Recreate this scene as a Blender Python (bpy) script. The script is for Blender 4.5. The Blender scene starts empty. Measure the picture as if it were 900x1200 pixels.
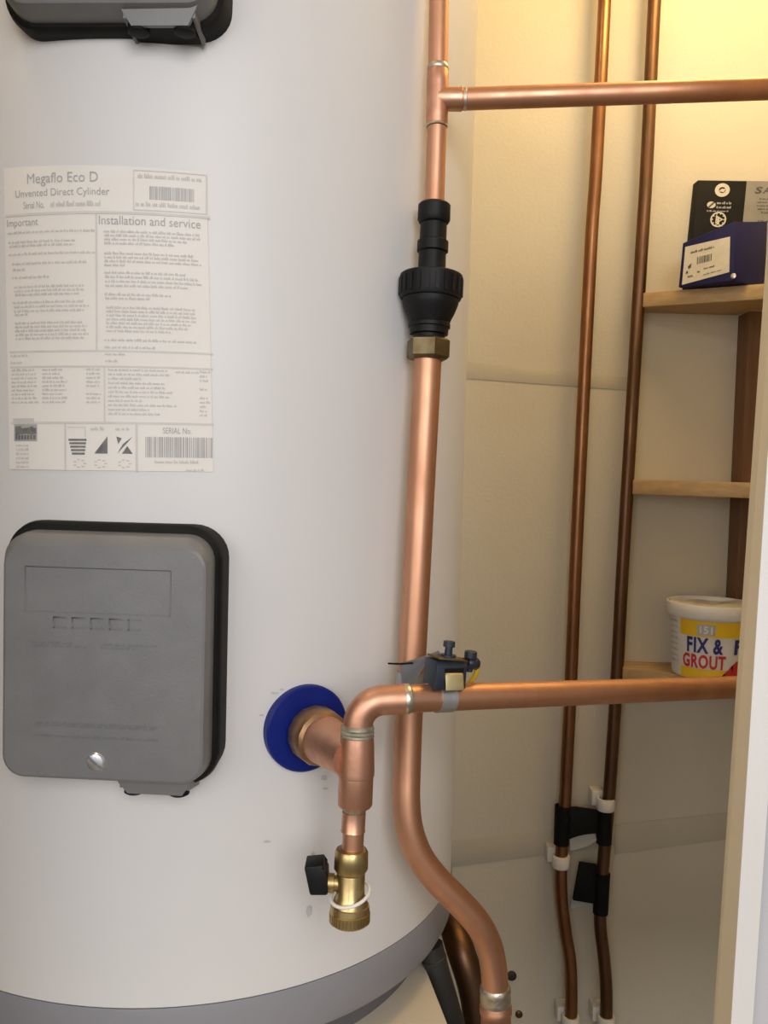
import bpy, bmesh, math, random
from mathutils import Vector, Matrix
random.seed(3)
scene = bpy.context.scene
COL = scene.collection

# ------------------------------------------------------------------ camera, world, lights, exposure
F = 1000.0; PITCH = .045; ROLL = -.027
CAM = Vector((0, 0, 1.25))
_fw = Vector((0, math.cos(PITCH), -math.sin(PITCH))); _dn = Vector((0, -math.sin(PITCH), -math.cos(PITCH))); _rt = Vector((1, 0, 0))
_r2 = _rt*math.cos(ROLL) + _dn*math.sin(ROLL); _d2 = -_rt*math.sin(ROLL) + _dn*math.cos(ROLL)
cd = bpy.data.cameras.new('camera'); cam = bpy.data.objects.new('camera', cd); COL.objects.link(cam)
cd.sensor_fit = 'VERTICAL'; cd.sensor_height = 24.0; cd.sensor_width = 18.0; cd.lens = 24.0*F/1200.0
cd.clip_start = .01; cd.clip_end = 50
m = Matrix((_r2, -_d2, -_fw)).transposed().to_4x4(); m.translation = CAM
cam.matrix_world = m
scene.camera = cam

w = bpy.data.worlds.new('world'); scene.world = w; w.use_nodes = True
bg = w.node_tree.nodes['Background']; bg.inputs[0].default_value = (.98, .965, 1.0, 1); bg.inputs[1].default_value = .31

def light(name, kind, loc, energy, color, size=.1, size_y=None, target=None):
    ld = bpy.data.lights.new(name, kind); o = bpy.data.objects.new(name, ld); COL.objects.link(o)
    ld.energy = energy; ld.color = color; o.location = loc
    if kind == 'AREA':
        ld.size = size
        if size_y: ld.shape = 'RECTANGLE'; ld.size_y = size_y
        o.rotation_euler = (Vector(target)-Vector(loc)).to_track_quat('-Z', 'Y').to_euler()
    else:
        ld.shadow_soft_size = size
    return o
light('cupboard_lamp', 'POINT', (.50, 1.10, 2.25), 13.5, (1.0, .70, .31), .14)
light('added_warm_fill', 'POINT', (-.55, .50, 2.50), 5.5, (1.0, .78, .50), .08)  # added warm fill for the cylinder's upper left, like bounced lamp light
light('room_daylight', 'AREA', (.42, -1.6, 1.9), 34, (1.0, .975, .96), 1.2, 1.3, (-.1, 1.0, 1.1))
light('added_reveal_fill', 'AREA', (-1.5, -.7, 1.7), 13, (1.0, .90, .74), 1.0, 1.6, (.27, .62, 1.2))  # added fill from the left to brighten the cream door reveal
light('room_daylight_left', 'AREA', (-.95, -1.6, 1.6), 12, (.97, .97, 1.0), .9, 1.0, (.3, 1.2, 1.2))
vs = scene.view_settings
vs.view_transform = 'Standard'; vs.look = 'None'; vs.gamma = 1; vs.use_curve_mapping = False; vs.exposure = 0.0

# ------------------------------------------------------------------ helpers
def ray(x, y):
    return (_r2*((x-450)/F) + _d2*((y-600)/F) + _fw)
def P(x, y, d):
    """a point of the room: picture direction (x, y), d metres deep"""
    return CAM + ray(x, y)*d
def onY(x, y, Y):
    r = ray(x, y); return CAM + r*(Y/r.y)
def onZ(x, y, Z):
    r = ray(x, y); return CAM + r*((Z-CAM.z)/r.z)
def onplane(x, y, p, n):
    r = ray(x, y); return CAM + r*((p-CAM).dot(n)/r.dot(n))

def mat(name, c1, c2=None, scale=20, rough=.5, metal=0, bump=0, bscale=None, stretch=(1, 1, 1), detail=4, spec=.5, lo=.35, hi=.65):
    M = bpy.data.materials.new(name); M.use_nodes = True; nt = M.node_tree; b = nt.nodes['Principled BSDF']
    b.inputs['Roughness'].default_value = rough; b.inputs['Metallic'].default_value = metal
    b.inputs['Specular IOR Level'].default_value = spec
    b.inputs['Base Color'].default_value = (*c1, 1)
    tc = nt.nodes.new('ShaderNodeTexCoord'); mp = nt.nodes.new('ShaderNodeMapping'); mp.inputs['Scale'].default_value = stretch
    nt.links.new(tc.outputs['Object'], mp.inputs[0])
    if c2:
        n = nt.nodes.new('ShaderNodeTexNoise'); n.inputs['Scale'].default_value = scale; n.inputs['Detail'].default_value = detail
        r = nt.nodes.new('ShaderNodeValToRGB'); r.color_ramp.elements[0].position = lo; r.color_ramp.elements[1].position = hi
        r.color_ramp.elements[0].color = (*c1, 1); r.color_ramp.elements[1].color = (*c2, 1)
        nt.links.new(mp.outputs[0], n.inputs['Vector']); nt.links.new(n.outputs[0], r.inputs[0]); nt.links.new(r.outputs[0], b.inputs['Base Color'])
        if metal:
            mr = nt.nodes.new('ShaderNodeMapRange'); mr.inputs[1].default_value = .3; mr.inputs[2].default_value = .7
            mr.inputs[3].default_value = rough-.06; mr.inputs[4].default_value = rough+.1
            nt.links.new(n.outputs[0], mr.inputs[0]); nt.links.new(mr.outputs[0], b.inputs['Roughness'])
    if bump:
        n2 = nt.nodes.new('ShaderNodeTexNoise'); n2.inputs['Scale'].default_value = bscale or scale*4; n2.inputs['Detail'].default_value = 3
        bp = nt.nodes.new('ShaderNodeBump'); bp.inputs['Strength'].default_value = bump; bp.inputs['Distance'].default_value = .002
        nt.links.new(mp.outputs[0], n2.inputs['Vector']); nt.links.new(n2.outputs[0], bp.inputs['Height']); nt.links.new(bp.outputs[0], b.inputs['Normal'])
    return M
M = {
 'wall': mat('wall_paint', (.60, .55, .435), (.64, .59, .475), 3, .75, bump=.25, bscale=160),
 'band': mat('wall_band_paint', (.53, .485, .375), (.57, .52, .41), 6, .75, bump=.2, bscale=160),
 'white_steel': mat('white_steel', (.63, .62, .61), (.66, .65, .64), 2.5, .42, bump=.05, bscale=9),
 'band_grey': mat('grey_band_plastic', (.22, .22, .24), (.25, .25, .27), 8, .5),
 'dark_base': mat('dark_base', (.10, .10, .11), (.13, .13, .14), 8, .6),
 'scuff': mat('grey_scuff', (.46, .43, .40), (.54, .52, .50), 400, .6),
 'paper': mat('label_paper', (.72, .69, .64), (.75, .72, .67), 15, .6),
 'ink': mat('grey_ink', (.36, .35, .34), (.42, .41, .40), 60, .7),
 'ink_light': mat('pale_grey_ink', (.53, .51, .485), (.57, .55, .52), 60, .7),
 'ink_rule': mat('ruled_ink', (.58, .56, .53), (.62, .60, .57), 60, .7),
 'ink_dark': mat('dark_ink', (.12, .12, .12), (.20, .20, .19), 150, .7),
 'grey_cover': mat('grey_cover_plastic', (.155, .155, .155), (.175, .175, .175), 30, .42, bump=.08, bscale=500),
 'emboss': mat('embossed_grey_plastic', (.138, .138, .139), (.152, .152, .152), 30, .45),
 'rubber': mat('black_rubber', (.006, .0055, .005), (.009, .0085, .0075), 40, .6, spec=.2),
 'zinc': mat('zinc_screw', (.72, .74, .78), (.8, .82, .86), 60, .3, 1),
 'blue': mat('blue_plastic', (.004, .012, .15), (.005, .016, .18), 20, .45, spec=.25),
 'copper': mat('copper', (.66, .365, .235), (.50, .26, .155), 26, .46, 1, bump=.06, bscale=70, stretch=(1, 1, .45), lo=.3, hi=.75),
 'copper_fit': mat('copper_fitting', (.66, .37, .25), (.50, .255, .165), 45, .44, 1, bump=.1, bscale=120, lo=.35, hi=.8),
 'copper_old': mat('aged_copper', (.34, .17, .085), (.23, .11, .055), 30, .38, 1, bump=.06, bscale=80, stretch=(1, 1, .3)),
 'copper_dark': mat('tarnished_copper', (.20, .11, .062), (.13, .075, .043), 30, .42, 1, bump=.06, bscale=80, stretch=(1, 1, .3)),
 'solder': mat('solder', (.62, .58, .50), (.42, .36, .28), 90, .4, 1, bump=.4, bscale=150),
 'flux': mat('flux_residue', (.22, .20, .15), (.40, .36, .27), 120, .5, .6, bump=.5, bscale=200),
 'brass': mat('brass', (.52, .40, .19), (.38, .28, .12), 50, .36, 1, bump=.05, bscale=90),
 'brass_dull': mat('dull_brass', (.20, .155, .085), (.14, .105, .055), 50, .48, 1),
 'bronze': mat('bronze_union', (.40, .25, .14), (.27, .16, .085), 45, .42, 1, bump=.1),
 'black': mat('black_plastic', (.004, .004, .0043), (.007, .007, .0075), 40, .5, spec=.22),
 'tape': mat('black_tape', (.005, .005, .005), (.007, .007, .007), 60, .6, spec=.15),
 'tape_grey': mat('translucent_grey_tape', (.38, .40, .38), (.45, .46, .43), 60, .5),
 'white_plastic': mat('white_plastic', (.72, .69, .62), (.78, .75, .69), 40, .45),
 'strap': mat('galvanised_strap', (.50, .51, .53), (.40, .41, .42), 80, .42, .85),
 'blue_grey': mat('blue_grey_block', (.020, .027, .040), (.028, .037, .052), 60, .4, .3),
 'yellow_metal': mat('yellow_passivated_plate', (.80, .68, .35), (.66, .55, .30), 60, .35, .9),
 'yellow_wire': mat('yellow_wire', (.55, .38, .02), (.48, .33, .02), 60, .5),
 'shelf': mat('pale_timber', (.50, .345, .17), (.41, .27, .125), 14, .6, bump=.15, bscale=40, stretch=(.6, 5, 8)),
 'post': mat('dark_timber', (.17, .08, .032), (.125, .058, .023), 14, .6, bump=.15, bscale=40, stretch=(5, 5, .4)),
 'cream': mat('cream_gloss_paint', (.64, .55, .39), (.67, .58, .42), 5, .45),
 'white_trim': mat('white_trim_paint', (.63, .615, .60), (.66, .645, .63), 5, .5),
 'grey_trim': mat('pale_grey_paint', (.50, .49, .50), (.54, .53, .54), 5, .5),
 'board': mat('cream_board', (.60, .54, .43), (.64, .58, .47), 6, .6),
 'hose': mat('dark_grey_hose', (.022, .021, .02), (.032, .03, .028), 30, .55),
 'blue_card': mat('navy_card', (.010, .011, .075), (.013, .014, .09), 30, .5, spec=.25),
 'black_card': mat('black_card', (.009, .0085, .008), (.013, .012, .011), 30, .6, spec=.15),
 'grey_card': mat('grey_card', (.24, .23, .20), (.28, .27, .24), 30, .5),
 'cream_print': mat('cream_print', (.60, .57, .48), (.66, .62, .53), 60, .6),
 'dark_print': mat('dark_print', (.06, .055, .05), (.09, .085, .08), 60, .6),
 'tub_white': mat('tub_white_plastic', (.72, .70, .66), (.78, .76, .72), 30, .4),
 'plaster': mat('dried_grout', (.60, .56, .48), (.70, .66, .58), 50, .8, bump=.7, bscale=60),
 'tub_yellow': mat('yellow_print', (.85, .55, .02), (.80, .50, .02), 30, .45),
 'tub_navy': mat('navy_print', (.02, .025, .16), (.03, .035, .2), 30, .45),
 'tub_red': mat('red_print', (.62, .03, .03), (.55, .025, .025), 30, .45),
 'tub_grey': mat('grey_print', (.40, .40, .40), (.50, .50, .50), 30, .45),
 'floor': mat('floor_boards', (.16, .13, .10), (.20, .16, .12), 8, .7),
}

def worldloc(o):
    v = Vector((0, 0, 0))
    while o: v += o.location; o = o.parent
    return v
def props(o, label=None, cat=None, group=None, kind=None):
    if label: o['label'] = label
    if cat: o['category'] = cat
    if group: o['group'] = group
    if kind: o['kind'] = kind
    return o
def thing(name, label, cat, loc, group=None):
    o = bpy.data.objects.new(name, None); o.empty_display_size = .02; COL.objects.link(o); o.location = loc
    return props(o, label, cat, group)
def obj(name, bm, material, parent=None, label=None, angle=35, kind=None, origin=None):
    bmesh.ops.remove_doubles(bm, verts=bm.verts, dist=1e-6)
    bmesh.ops.recalc_face_normals(bm, faces=bm.faces)
    for f in bm.faces: f.smooth = True
    me = bpy.data.meshes.new(name)
    if parent is not None: off = worldloc(parent)
    else:
        xs = [v.co for v in bm.verts]
        off = Vector(origin) if origin else Vector(((min(c.x for c in xs)+max(c.x for c in xs))/2, (min(c.y for c in xs)+max(c.y for c in xs))/2, min(c.z for c in xs)))
    bmesh.ops.translate(bm, verts=bm.verts, vec=-off)
    bm.to_mesh(me); bm.free()
    me.set_sharp_from_angle(angle=math.radians(angle))
    me.materials.append(M[material] if isinstance(material, str) else material)
    o = bpy.data.objects.new(name, me); COL.objects.link(o)
    if parent is not None: o.parent = parent
    else: o.location = off
    if label: o['label'] = label
    if kind: o['kind'] = kind
    return o
def B(): return bmesh.new()
def frame(d):
    d = Vector(d).normalized(); a = Vector((0, 0, 1)) if abs(d.z) < .9 else Vector((0, 1, 0))
    u = d.cross(a).normalized(); return u, d.cross(u).normalized()
def rings(bm, centres, us, vs_, radii, seg, caps=True, phase=0):
    R = []
    for c, u, v, r in zip(centres, us, vs_, radii):
        R.append([bm.verts.new(c + (u*math.cos(2*math.pi*k/seg+phase) + v*math.sin(2*math.pi*k/seg+phase))*r) for k in range(seg)])
    for a, b in zip(R, R[1:]):
        for k in range(seg): bm.faces.new((a[k], a[(k+1) % seg], b[(k+1) % seg], b[k]))
    if caps:
        bm.faces.new(R[0]); bm.faces.new(R[-1][::-1])
def lathe(bm, p0, p1, prof, seg=32, phase=0, caps=True):
    """prof: (t, r) with t in metres from p0 towards p1"""
    d = (p1-p0).normalized(); u, v = frame(d)
    rings(bm, [p0+d*t for t, r in prof], [u]*len(prof), [v]*len(prof), [r for t, r in prof], seg, caps, phase)
def tube(bm, pts, r, seg=24, caps=True):
    """swept tube through pts; r a number or a list"""
    n = len(pts); tang = []
    for i in range(n):
        a = pts[max(0, i-1)]; b = pts[min(n-1, i+1)]; tang.append((b-a).normalized())
    u, v = frame(tang[0]); us, vv = [u], [v]
    for i in range(1, n):
        q = tang[i-1].rotation_difference(tang[i]); u = q @ u; u = (u - tang[i]*u.dot(tang[i])).normalized()
        us.append(u); vv.append(tang[i].cross(u))
    rings(bm, pts, us, vv, r if isinstance(r, (list, tuple)) else [r]*n, seg, caps)
def smooth_path(ctrl, n=8):
    """Catmull-Rom through ctrl"""
    out = []; c = [ctrl[0]*2-ctrl[1]] + list(ctrl) + [ctrl[-1]*2-ctrl[-2]]
    for i in range(1, len(c)-2):
        for k in range(n):
            t = k/n; a, b, d, e = c[i-1], c[i], c[i+1], c[i+2]
            out.append(.5*((2*b)+(d-a)*t+(2*a-5*b+4*d-e)*t*t+(3*b-a-3*d+e)*t**3))
    out.append(ctrl[-1].copy()); return out
def fillet(a, b, c, r, n=10):
    """arc that rounds the corner b between a and c"""
    u = (a-b).normalized(); v = (c-b).normalized(); out = []
    ang = u.angle(v); t = r/math.tan(ang/2); ctr = b + (u+v).normalized()*(r/math.sin(ang/2))
    s = b+u*t-ctr; e = b+v*t-ctr; ax = s.cross(e).normalized(); tot = s.angle(e)
    for k in range(n+1): out.append(ctr + Matrix.Rotation(tot*k/n, 3, ax) @ s)
    return out
def hexa(bm, c, bev=0, seg=2):
    """c: four bottom corners then the four above them"""
    v = [bm.verts.new(p) for p in c]
    fs = [bm.faces.new([v[i] for i in q]) for q in ((3, 2, 1, 0), (4, 5, 6, 7), (0, 1, 5, 4), (1, 2, 6, 5), (2, 3, 7, 6), (3, 0, 4, 7))]
    if bev: bmesh.ops.bevel(bm, geom=list({e for f in fs for e in f.edges}), offset=bev, segments=seg, affect='EDGES', profile=.5)
def boxo(bm, c, ax, ay, az, bev=0, seg=2):
    """centre and three half-axis vectors"""
    hexa(bm, [c-ax-ay-az, c+ax-ay-az, c+ax+ay-az, c-ax+ay-az, c-ax-ay+az, c+ax-ay+az, c+ax+ay+az, c-ax+ay+az], bev, seg)
def aabb(bm, x0, x1, y0, y1, z0, z1, bev=0):
    boxo(bm, Vector(((x0+x1)/2, (y0+y1)/2, (z0+z1)/2)), Vector(((x1-x0)/2, 0, 0)), Vector((0, (y1-y0)/2, 0)), Vector((0, 0, (z1-z0)/2)), bev)
def prism(bm, poly, ext, bev=0):
    a = [bm.verts.new(p) for p in poly]; b = [bm.verts.new(p+ext) for p in poly]; n = len(poly)
    fs = [bm.faces.new(a[::-1]), bm.faces.new(b)] + [bm.faces.new((a[i], a[(i+1) % n], b[(i+1) % n], b[i])) for i in range(n)]
    if bev: bmesh.ops.bevel(bm, geom=list({e for f in fs for e in f.edges}), offset=bev, segments=2, affect='EDGES', profile=.5)
def rrect(w, h, r, n=6):
    out = []
    for cx, cy, a0 in ((w/2-r, h/2-r, 0), (-w/2+r, h/2-r, 90), (-w/2+r, -h/2+r, 180), (w/2-r, -h/2+r, 270)):
        for k in range(n+1):
            a = math.radians(a0+90*k/n); out.append((cx+r*math.cos(a), cy+r*math.sin(a)))
    return out
def loft(bm, loops, caps=True):
    R = [[bm.verts.new(p) for p in L] for L in loops]; n = len(R[0])
    for a, b in zip(R, R[1:]):
        for k in range(n): bm.faces.new((a[k], a[(k+1) % n], b[(k+1) % n], b[k]))
    if caps: bm.faces.new(R[0][::-1]); bm.faces.new(R[-1])
def struct(name, bm, m, parent=None):
    return obj(name, bm, m, parent, kind=None if parent else 'structure')

# --- flat print: quads and glyphs given in the surface's own (x, y) and mapped on to it by fn(x, y) -> point
def pquad(bm, fn, x0, y0, x1, y1, n=1):
    for i in range(n):
        a = x0+(x1-x0)*i/n; b = x0+(x1-x0)*(i+1)/n
        bm.faces.new([bm.verts.new(fn(*q)) for q in ((a, y0), (b, y0), (b, y1), (a, y1))])
def ptext(bm, fn, s, x0, y0, x1, y1, bold=0.0):
    """text s fitted to the box; y grows downwards like the rest of the print"""
    cu = bpy.data.curves.new('glyphs', 'FONT'); cu.body = s; cu.offset = bold; cu.resolution_u = 3; cu.space_character = 1.0+bold*3
    o = bpy.data.objects.new('glyphs', cu); COL.objects.link(o)
    dg = bpy.context.evaluated_depsgraph_get(); me = bpy.data.meshes.new_from_object(o.evaluated_get(dg))
    vs_ = [v.co.copy() for v in me.vertices]
    ax, bx = min(v.x for v in vs_), max(v.x for v in vs_); ay, by = min(v.y for v in vs_), max(v.y for v in vs_)
    nv = [bm.verts.new(fn(x0+(v.x-ax)/(bx-ax)*(x1-x0), y1-(v.y-ay)/(by-ay)*(y1-y0))) for v in vs_]
    for p in me.polygons:
        try: bm.faces.new([nv[i] for i in p.vertices])
        except ValueError: pass
    bpy.data.objects.remove(o); bpy.data.curves.remove(cu); bpy.data.meshes.remove(me)
def words(bm, fn, x0, y0, x1, h, unit=1.0):
    """one line of print too small to read: word after word of short strokes"""
    x = x0
    while x < x1-1.5*unit:
        n = random.randint(2, 7)
        for k in range(n):
            if x > x1-unit: break
            hh = h*random.choice((.62, .62, .7, 1)); pquad(bm, fn, x, y0+h-hh, x+.85*unit, y0+h); x += 1.15*unit
        x += 1.1*unit
def bars(bm, fn, x0, y0, x1, y1, step):
    x = x0
    while x < x1-step*.5:
        wdt = step*random.choice((.35, .5, .8, 1.1)); pquad(bm, fn, x, y0, min(x+wdt, x1), y1); x += wdt+step*random.choice((.4, .5, .8))

# ------------------------------------------------------------------ the setting
WY = 1.50                       # the back wall
FZ = .0
bm = B(); aabb(bm, -.85, .80, WY, WY+.05, FZ, 2.7); struct('wall_back', bm, 'wall')
bm = B(); aabb(bm, -.90, -.85, .42, WY, FZ, 2.7); struct('wall_left', bm, 'wall')
bm = B(); aabb(bm, .75, .80, .70, WY, FZ, 2.7); struct('wall_right', bm, 'wall')
bm = B(); aabb(bm, -.90, .80, .42, WY+.05, 2.7, 2.75); struct('ceiling', bm, 'wall')
bm = B(); aabb(bm, -3, 3, -3, WY+.05, FZ-.05, FZ); struct('floor', bm, 'floor')
# bands of filler across the back wall, a hair proud of it
def wallband(name, pts, t=.0012):
    b = B(); q = [onY(x, y, WY) for x, y in pts]; prism(b, q, Vector((0, -t, 0)), .0008); return struct(name, b, 'band')
wallband('trim_1', [(500, 990), (720, 962), (720, 991), (500, 1020)])
wallband('trim_2', [(720, 966), (900, 947), (900, 977), (720, 1001)])
wallband('trim_3', [(520, 421), (740, 443), (740, 458), (520, 442)])
# door lining at the right: cream reveal, white casing, and the pale wall beside it
def edge(x0, y0, x1, y1, d, ya=-250, yb=1500):
    s = (x1-x0)/(y1-y0); return P(x0+s*(ya-y0), ya, d), P(x0+s*(yb-y0), yb, d)
ft, fb = edge(895, 340, 835.6, 1200, .655)
nt_, nb = edge(892, 640, 856, 1200, .615)
ct, cb = edge(898, 920, 879, 1200, .612)
def back(p, dx, dy): return p+Vector((dx, dy, 0))
bm = B(); loft(bm, [[fb, nb, back(nb, .05, 0), back(fb, .05, 0)], [ft, nt_, back(nt_, .05, 0), back(ft, .05, 0)]]); struct('trim_4', bm, 'cream')
bm = B(); loft(bm, [[back(nb, 0, -.001), back(cb, 0, -.004), back(cb, 0, .02), back(nb, .0, -.0005)], [back(nt_, 0, -.001), back(ct, 0, -.004), back(ct, 0, .02), back(nt_, 0, -.0005)]])
struct('trim_5', bm, 'white_trim')
bm = B(); loft(bm, [[back(cb, .0005, 0), back(cb, .8, .06), back(cb, .8, .09), back(cb, .0005, .02)], [back(ct, .0005, 0), back(ct, .8, .06), back(ct, .8, .09), back(ct, .0005, .02)]])
struct('wall_front', bm, 'grey_trim')
bm = B(); aabb(bm, -.90, -.40, .36, .42, FZ, 2.7); struct('wall_front_left', bm, 'grey_trim')
bm = B(); aabb(bm, -.40, .80, .36, .42, 2.02, 2.7); struct('trim_6', bm, 'grey_trim')

# ------------------------------------------------------------------ hot water cylinder
AX, AY, RC = -.2175, 1.0235, .31
ZR = CAM.z - .465               # where the white casing meets the grey band
A2 = Vector((AX, AY, 0))
def cylhit(x, y, off=0):
    r = ray(x, y); R = RC+off; dx, dy = CAM.x-AX, CAM.y-AY
    a = r.x**2+r.y**2; b = 2*(r.x*dx+r.y*dy); c = dx*dx+dy*dy-R*R
    t = (-b-math.sqrt(max(0, b*b-4*a*c)))/(2*a); p = CAM+r*t
    return math.atan2(p.x-AX, -(p.y-AY)), p.z, p
def cylp(az, z, off=0): return Vector((AX+(RC+off)*math.sin(az), AY-(RC+off)*math.cos(az), z))
cyl = thing('hot_water_cylinder', 'tall white hot water cylinder with a printed label and two grey covers', 'water heater', (AX, AY, ZR-.085))
def vlathe(bm, prof, seg=160):
    rings(bm, [Vector((AX, AY, z)) for z, r in prof], [Vector((1, 0, 0))]*len(prof), [Vector((0, 1, 0))]*len(prof), [r for z, r in prof], seg)
bm = B(); vlathe(bm, [(ZR, RC), (ZR+.3, RC), (ZR+.6, RC), (ZR+.9, RC), (ZR+1.2, RC), (ZR+1.22, RC-.004), (ZR+1.245, RC-.03), (ZR+1.25, RC-.08)]); obj('casing', bm, 'white_steel', cyl)
bm = B(); vlathe(bm, [(ZR-.050, RC-.012), (ZR-.047, RC-.002), (ZR-.040, RC+.0015), (ZR-.006, RC+.0015), (ZR-.001, RC), (ZR-.001, RC-.02)]); obj('bottom_band', bm, 'band_grey', cyl, 'grey plastic band round the foot')
bm = B(); vlathe(bm, [(ZR-.085, RC-.03), (ZR-.06, RC-.028), (ZR-.049, RC-.02)]); obj('foot_ring', bm, 'dark_base', cyl)

# printed label, curved with the casing (its own x, y are those of a flat sheet 238 by 352)
LC = [cylhit(*q)[:2] for q in ((5, 198), (242, 203), (250, 553), (12, 550))]
def lab(x, y, off=.0011):
    v = (y-198-.016*(x-5)*(1-(y-198)/352*.6))/352; u = (x-5-7.4*v)/237.5
    a = [LC[0][i]+(LC[1][i]-LC[0][i])*u for i in (0, 1)]; b = [LC[3][i]+(LC[2][i]-LC[3][i])*u for i in (0, 1)]
    return cylp(a[0]+(b[0]-a[0])*v, a[1]+(b[1]-a[1])*v, off)
bm = B(); NU, NV = 24, 8
def labuv(u, v, off):
    a = [LC[0][i]+(LC[1][i]-LC[0][i])*u for i in (0, 1)]; b = [LC[3][i]+(LC[2][i]-LC[3][i])*u for i in (0, 1)]
    return cylp(a[0]+(b[0]-a[0])*v, a[1]+(b[1]-a[1])*v, off)
g = [[bm.verts.new(labuv(i/NU, j/NV, .0007)) for i in range(NU+1)] for j in range(NV+1)]
for j in range(NV):
    for i in range(NU): bm.faces.new((g[j][i], g[j][i+1], g[j+1][i+1], g[j+1][i]))
sheet = obj('rating_label', bm, 'paper', cyl, 'white printed paper label with columns of text and barcodes')
t1, t2, t3, t5 = B(), B(), B(), B()
pics = [B() for _ in range(6)]
ptext(t1, lab, 'Megaflo Eco D', 38, 207, 124, 222)
ptext(t1, lab, 'Unvented Direct Cylinder', 22, 225, 137, 236)
ptext(t1, lab, 'Serial No.', 33, 239, 60, 247); words(t2, lab, 68, 240, 130, 6, 1.4)
for x0, y0, x1, y1 in ((163, 204, 242, 205.2), (163, 249, 243, 250.2), (163, 204, 164.2, 250), (241.5, 204, 242.7, 250)): pquad(t3, lab, x0, y0, x1, y1, 6)
words(t2, lab, 168, 208, 238, 5, 1.6); words(t2, lab, 166, 240, 238, 5, 1.6)
bars(t5, lab, 181, 222, 229, 237, 1.3); obj('barcode', t5, 'ink', sheet); t5 = B()
for x0, y0, x1, y1 in ((8, 252, 246, 255), (13, 411, 249, 413), (14, 429, 249, 431), (15, 494, 250, 496.5)): pquad(t3, lab, x0, y0, x1, y1, 16)
for x0, y0, x1, y1 in ((121, 254, 123, 411), (130, 430, 131.5, 494), (84, 496, 86, 551), (165, 496, 167.5, 552)): pquad(t3, lab, x0, y0, x1, y1)
ptext(t1, lab, 'Important', 10, 258, 52, 269); ptext(t1, lab, 'Installation and service', 125, 257, 236, 267)
for y, a, b in ((272, 11, 121), (283, 12, 98), (287.5, 14, 97), (297, 12, 121), (308, 17, 111), (315, 18, 36), (324, 17, 68), (335, 20, 108), (339.5, 20, 109), (344, 21, 104),
                (353, 18, 108), (358, 20, 114), (363, 20, 108), (367, 21, 38), (377, 21, 108), (381.5, 21, 112), (386, 21, 110), (390.5, 22, 114), (395, 22, 108)): words(t2, lab, a, y, b, 3.2)
for y, a, b in ((273, 130, 235), (277.5, 131, 236), (282, 131, 222), (286.5, 131, 208), (298, 131, 228), (302.5, 131, 236), (307, 131, 238), (311.5, 131, 156), (320, 131, 221), (325, 132, 236), (330, 132, 237), (335, 132, 224),
                (345, 131, 204), (349.5, 132, 182), (360, 133, 231), (364.5, 133, 230), (369, 133, 232), (373.5, 133, 232), (378, 133, 226), (382.5, 133, 222), (387, 133, 206), (397.5, 131, 232), (406, 131, 187)): words(t2, lab, a, y, b, 3.2)
for y, a, b in ((415, 15, 38), (423, 15, 31), (414, 131, 155), (422, 132, 146)): words(t2, lab, a, y, b, 3)
for k in range(9):
    y = 432+k*4.7
    words(t2, lab, 16, y, 54-random.random()*8, 2.8); words(t2, lab, 57, y, 92-random.random()*14, 2.8)
    if k != 5: words(t2, lab, 110, y, 127, 2.8)
for k in range(11):
    y = 432+k*5.1; words(t2, lab, 135, y, 160+random.random()*55, 3)
    if k not in (3, 5): words(t2, lab, 235, y, 247-random.random()*4, 3)
words(t2, lab, 209, 433, 234, 3)
pquad(t2, lab, 18, 490, 46, 496, 3); pquad(pics[0], lambda x, y: lab(x, y, .0009), 19, 497, 50, 517, 3)
for k in range(7): pquad(pics[4], lab, 21+k*4, 503-random.random()*4, 25+k*4, 508+random.random()*2); pquad(pics[4], lab, 21+k*4, 509.5, 24+k*4, 515)
for k in range(6): words(t2, lab, 22, 520+k*5, 40, 3)
for k in range(5): pquad(pics[1], lab, 89+k*1, 514+k*4, 110-k*.5, 516.4+k*4)
pquad(t3, lab, 88, 500, 109, 501); pquad(t3, lab, 108, 500, 109, 512)
for a in (115, 143): words(t2, lab, a, 500, a+19, 4, 1.5)
for q in ((119, 531, 134, 531, 134, 511), (145, 531, 151, 520, 162, 511), (150, 531, 156, 522, 162, 531), (144, 511, 150, 513, 146, 520)):
    pb = pics[2 if q[0] == 119 else 3]; pb.faces.new([pb.verts.new(lab(q[i], q[i+1])) for i in (0, 2, 4)])
for cx in (102, 126, 153):
    for k in range(7): a = k*.9; pquad(t2, lab, cx+6*math.cos(a)-1.6, 542+4.5*math.sin(a), cx+6*math.cos(a)+1.6, 543.4+4.5*math.sin(a))
ptext(t1, lab, 'SERIAL No.', 195, 500, 226, 507)
bars(t5, lab, 176, 511, 249, 535, 1.5); obj('barcode', t5, 'ink', sheet); words(t2, lab, 186, 538, 236, 4, 1.3); words(t2, lab, 220, 548, 240, 3)
obj('heading_text', t1, 'ink', sheet, kind='stuff'); obj('fine_print', t2, 'ink_light', sheet, kind='stuff'); obj('ruled_line', t3, 'ink_rule', sheet, kind='stuff')
ph = obj('picture', pics[0], 'ink', sheet, kind='stuff'); obj('picture', pics[4], 'ink_dark', sheet, kind='stuff')
for pb in pics[1:4]: obj('pictogram', pb, 'ink_dark', sheet, kind='stuff')
# scuffs on the casing round the collar
for x, y, rx, ry in ((322, 812, 5, 1.5), (330, 808, 3, 1.2), (306, 838, 3, 1.2), (379, 911, 3.5, 3), (381, 924, 4, 1.6), (313, 986, 4, 1.5), (367, 1001, 2.5, 3), (362, 1067, 3.2, 7)):
    bm = B(); q = []
    for k in range(10):
        a = 2*math.pi*k/10; rj = .75+.5*random.random(); az_, z_, p_ = cylhit(x+rx*rj*math.cos(a), y+ry*rj*math.sin(a)); q.append(bm.verts.new(cylp(az_, z_, .0005 if y < 1090 else .002)))
    bm.faces.new(q); obj('scuff_mark', bm, 'scuff', cyl)

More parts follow.
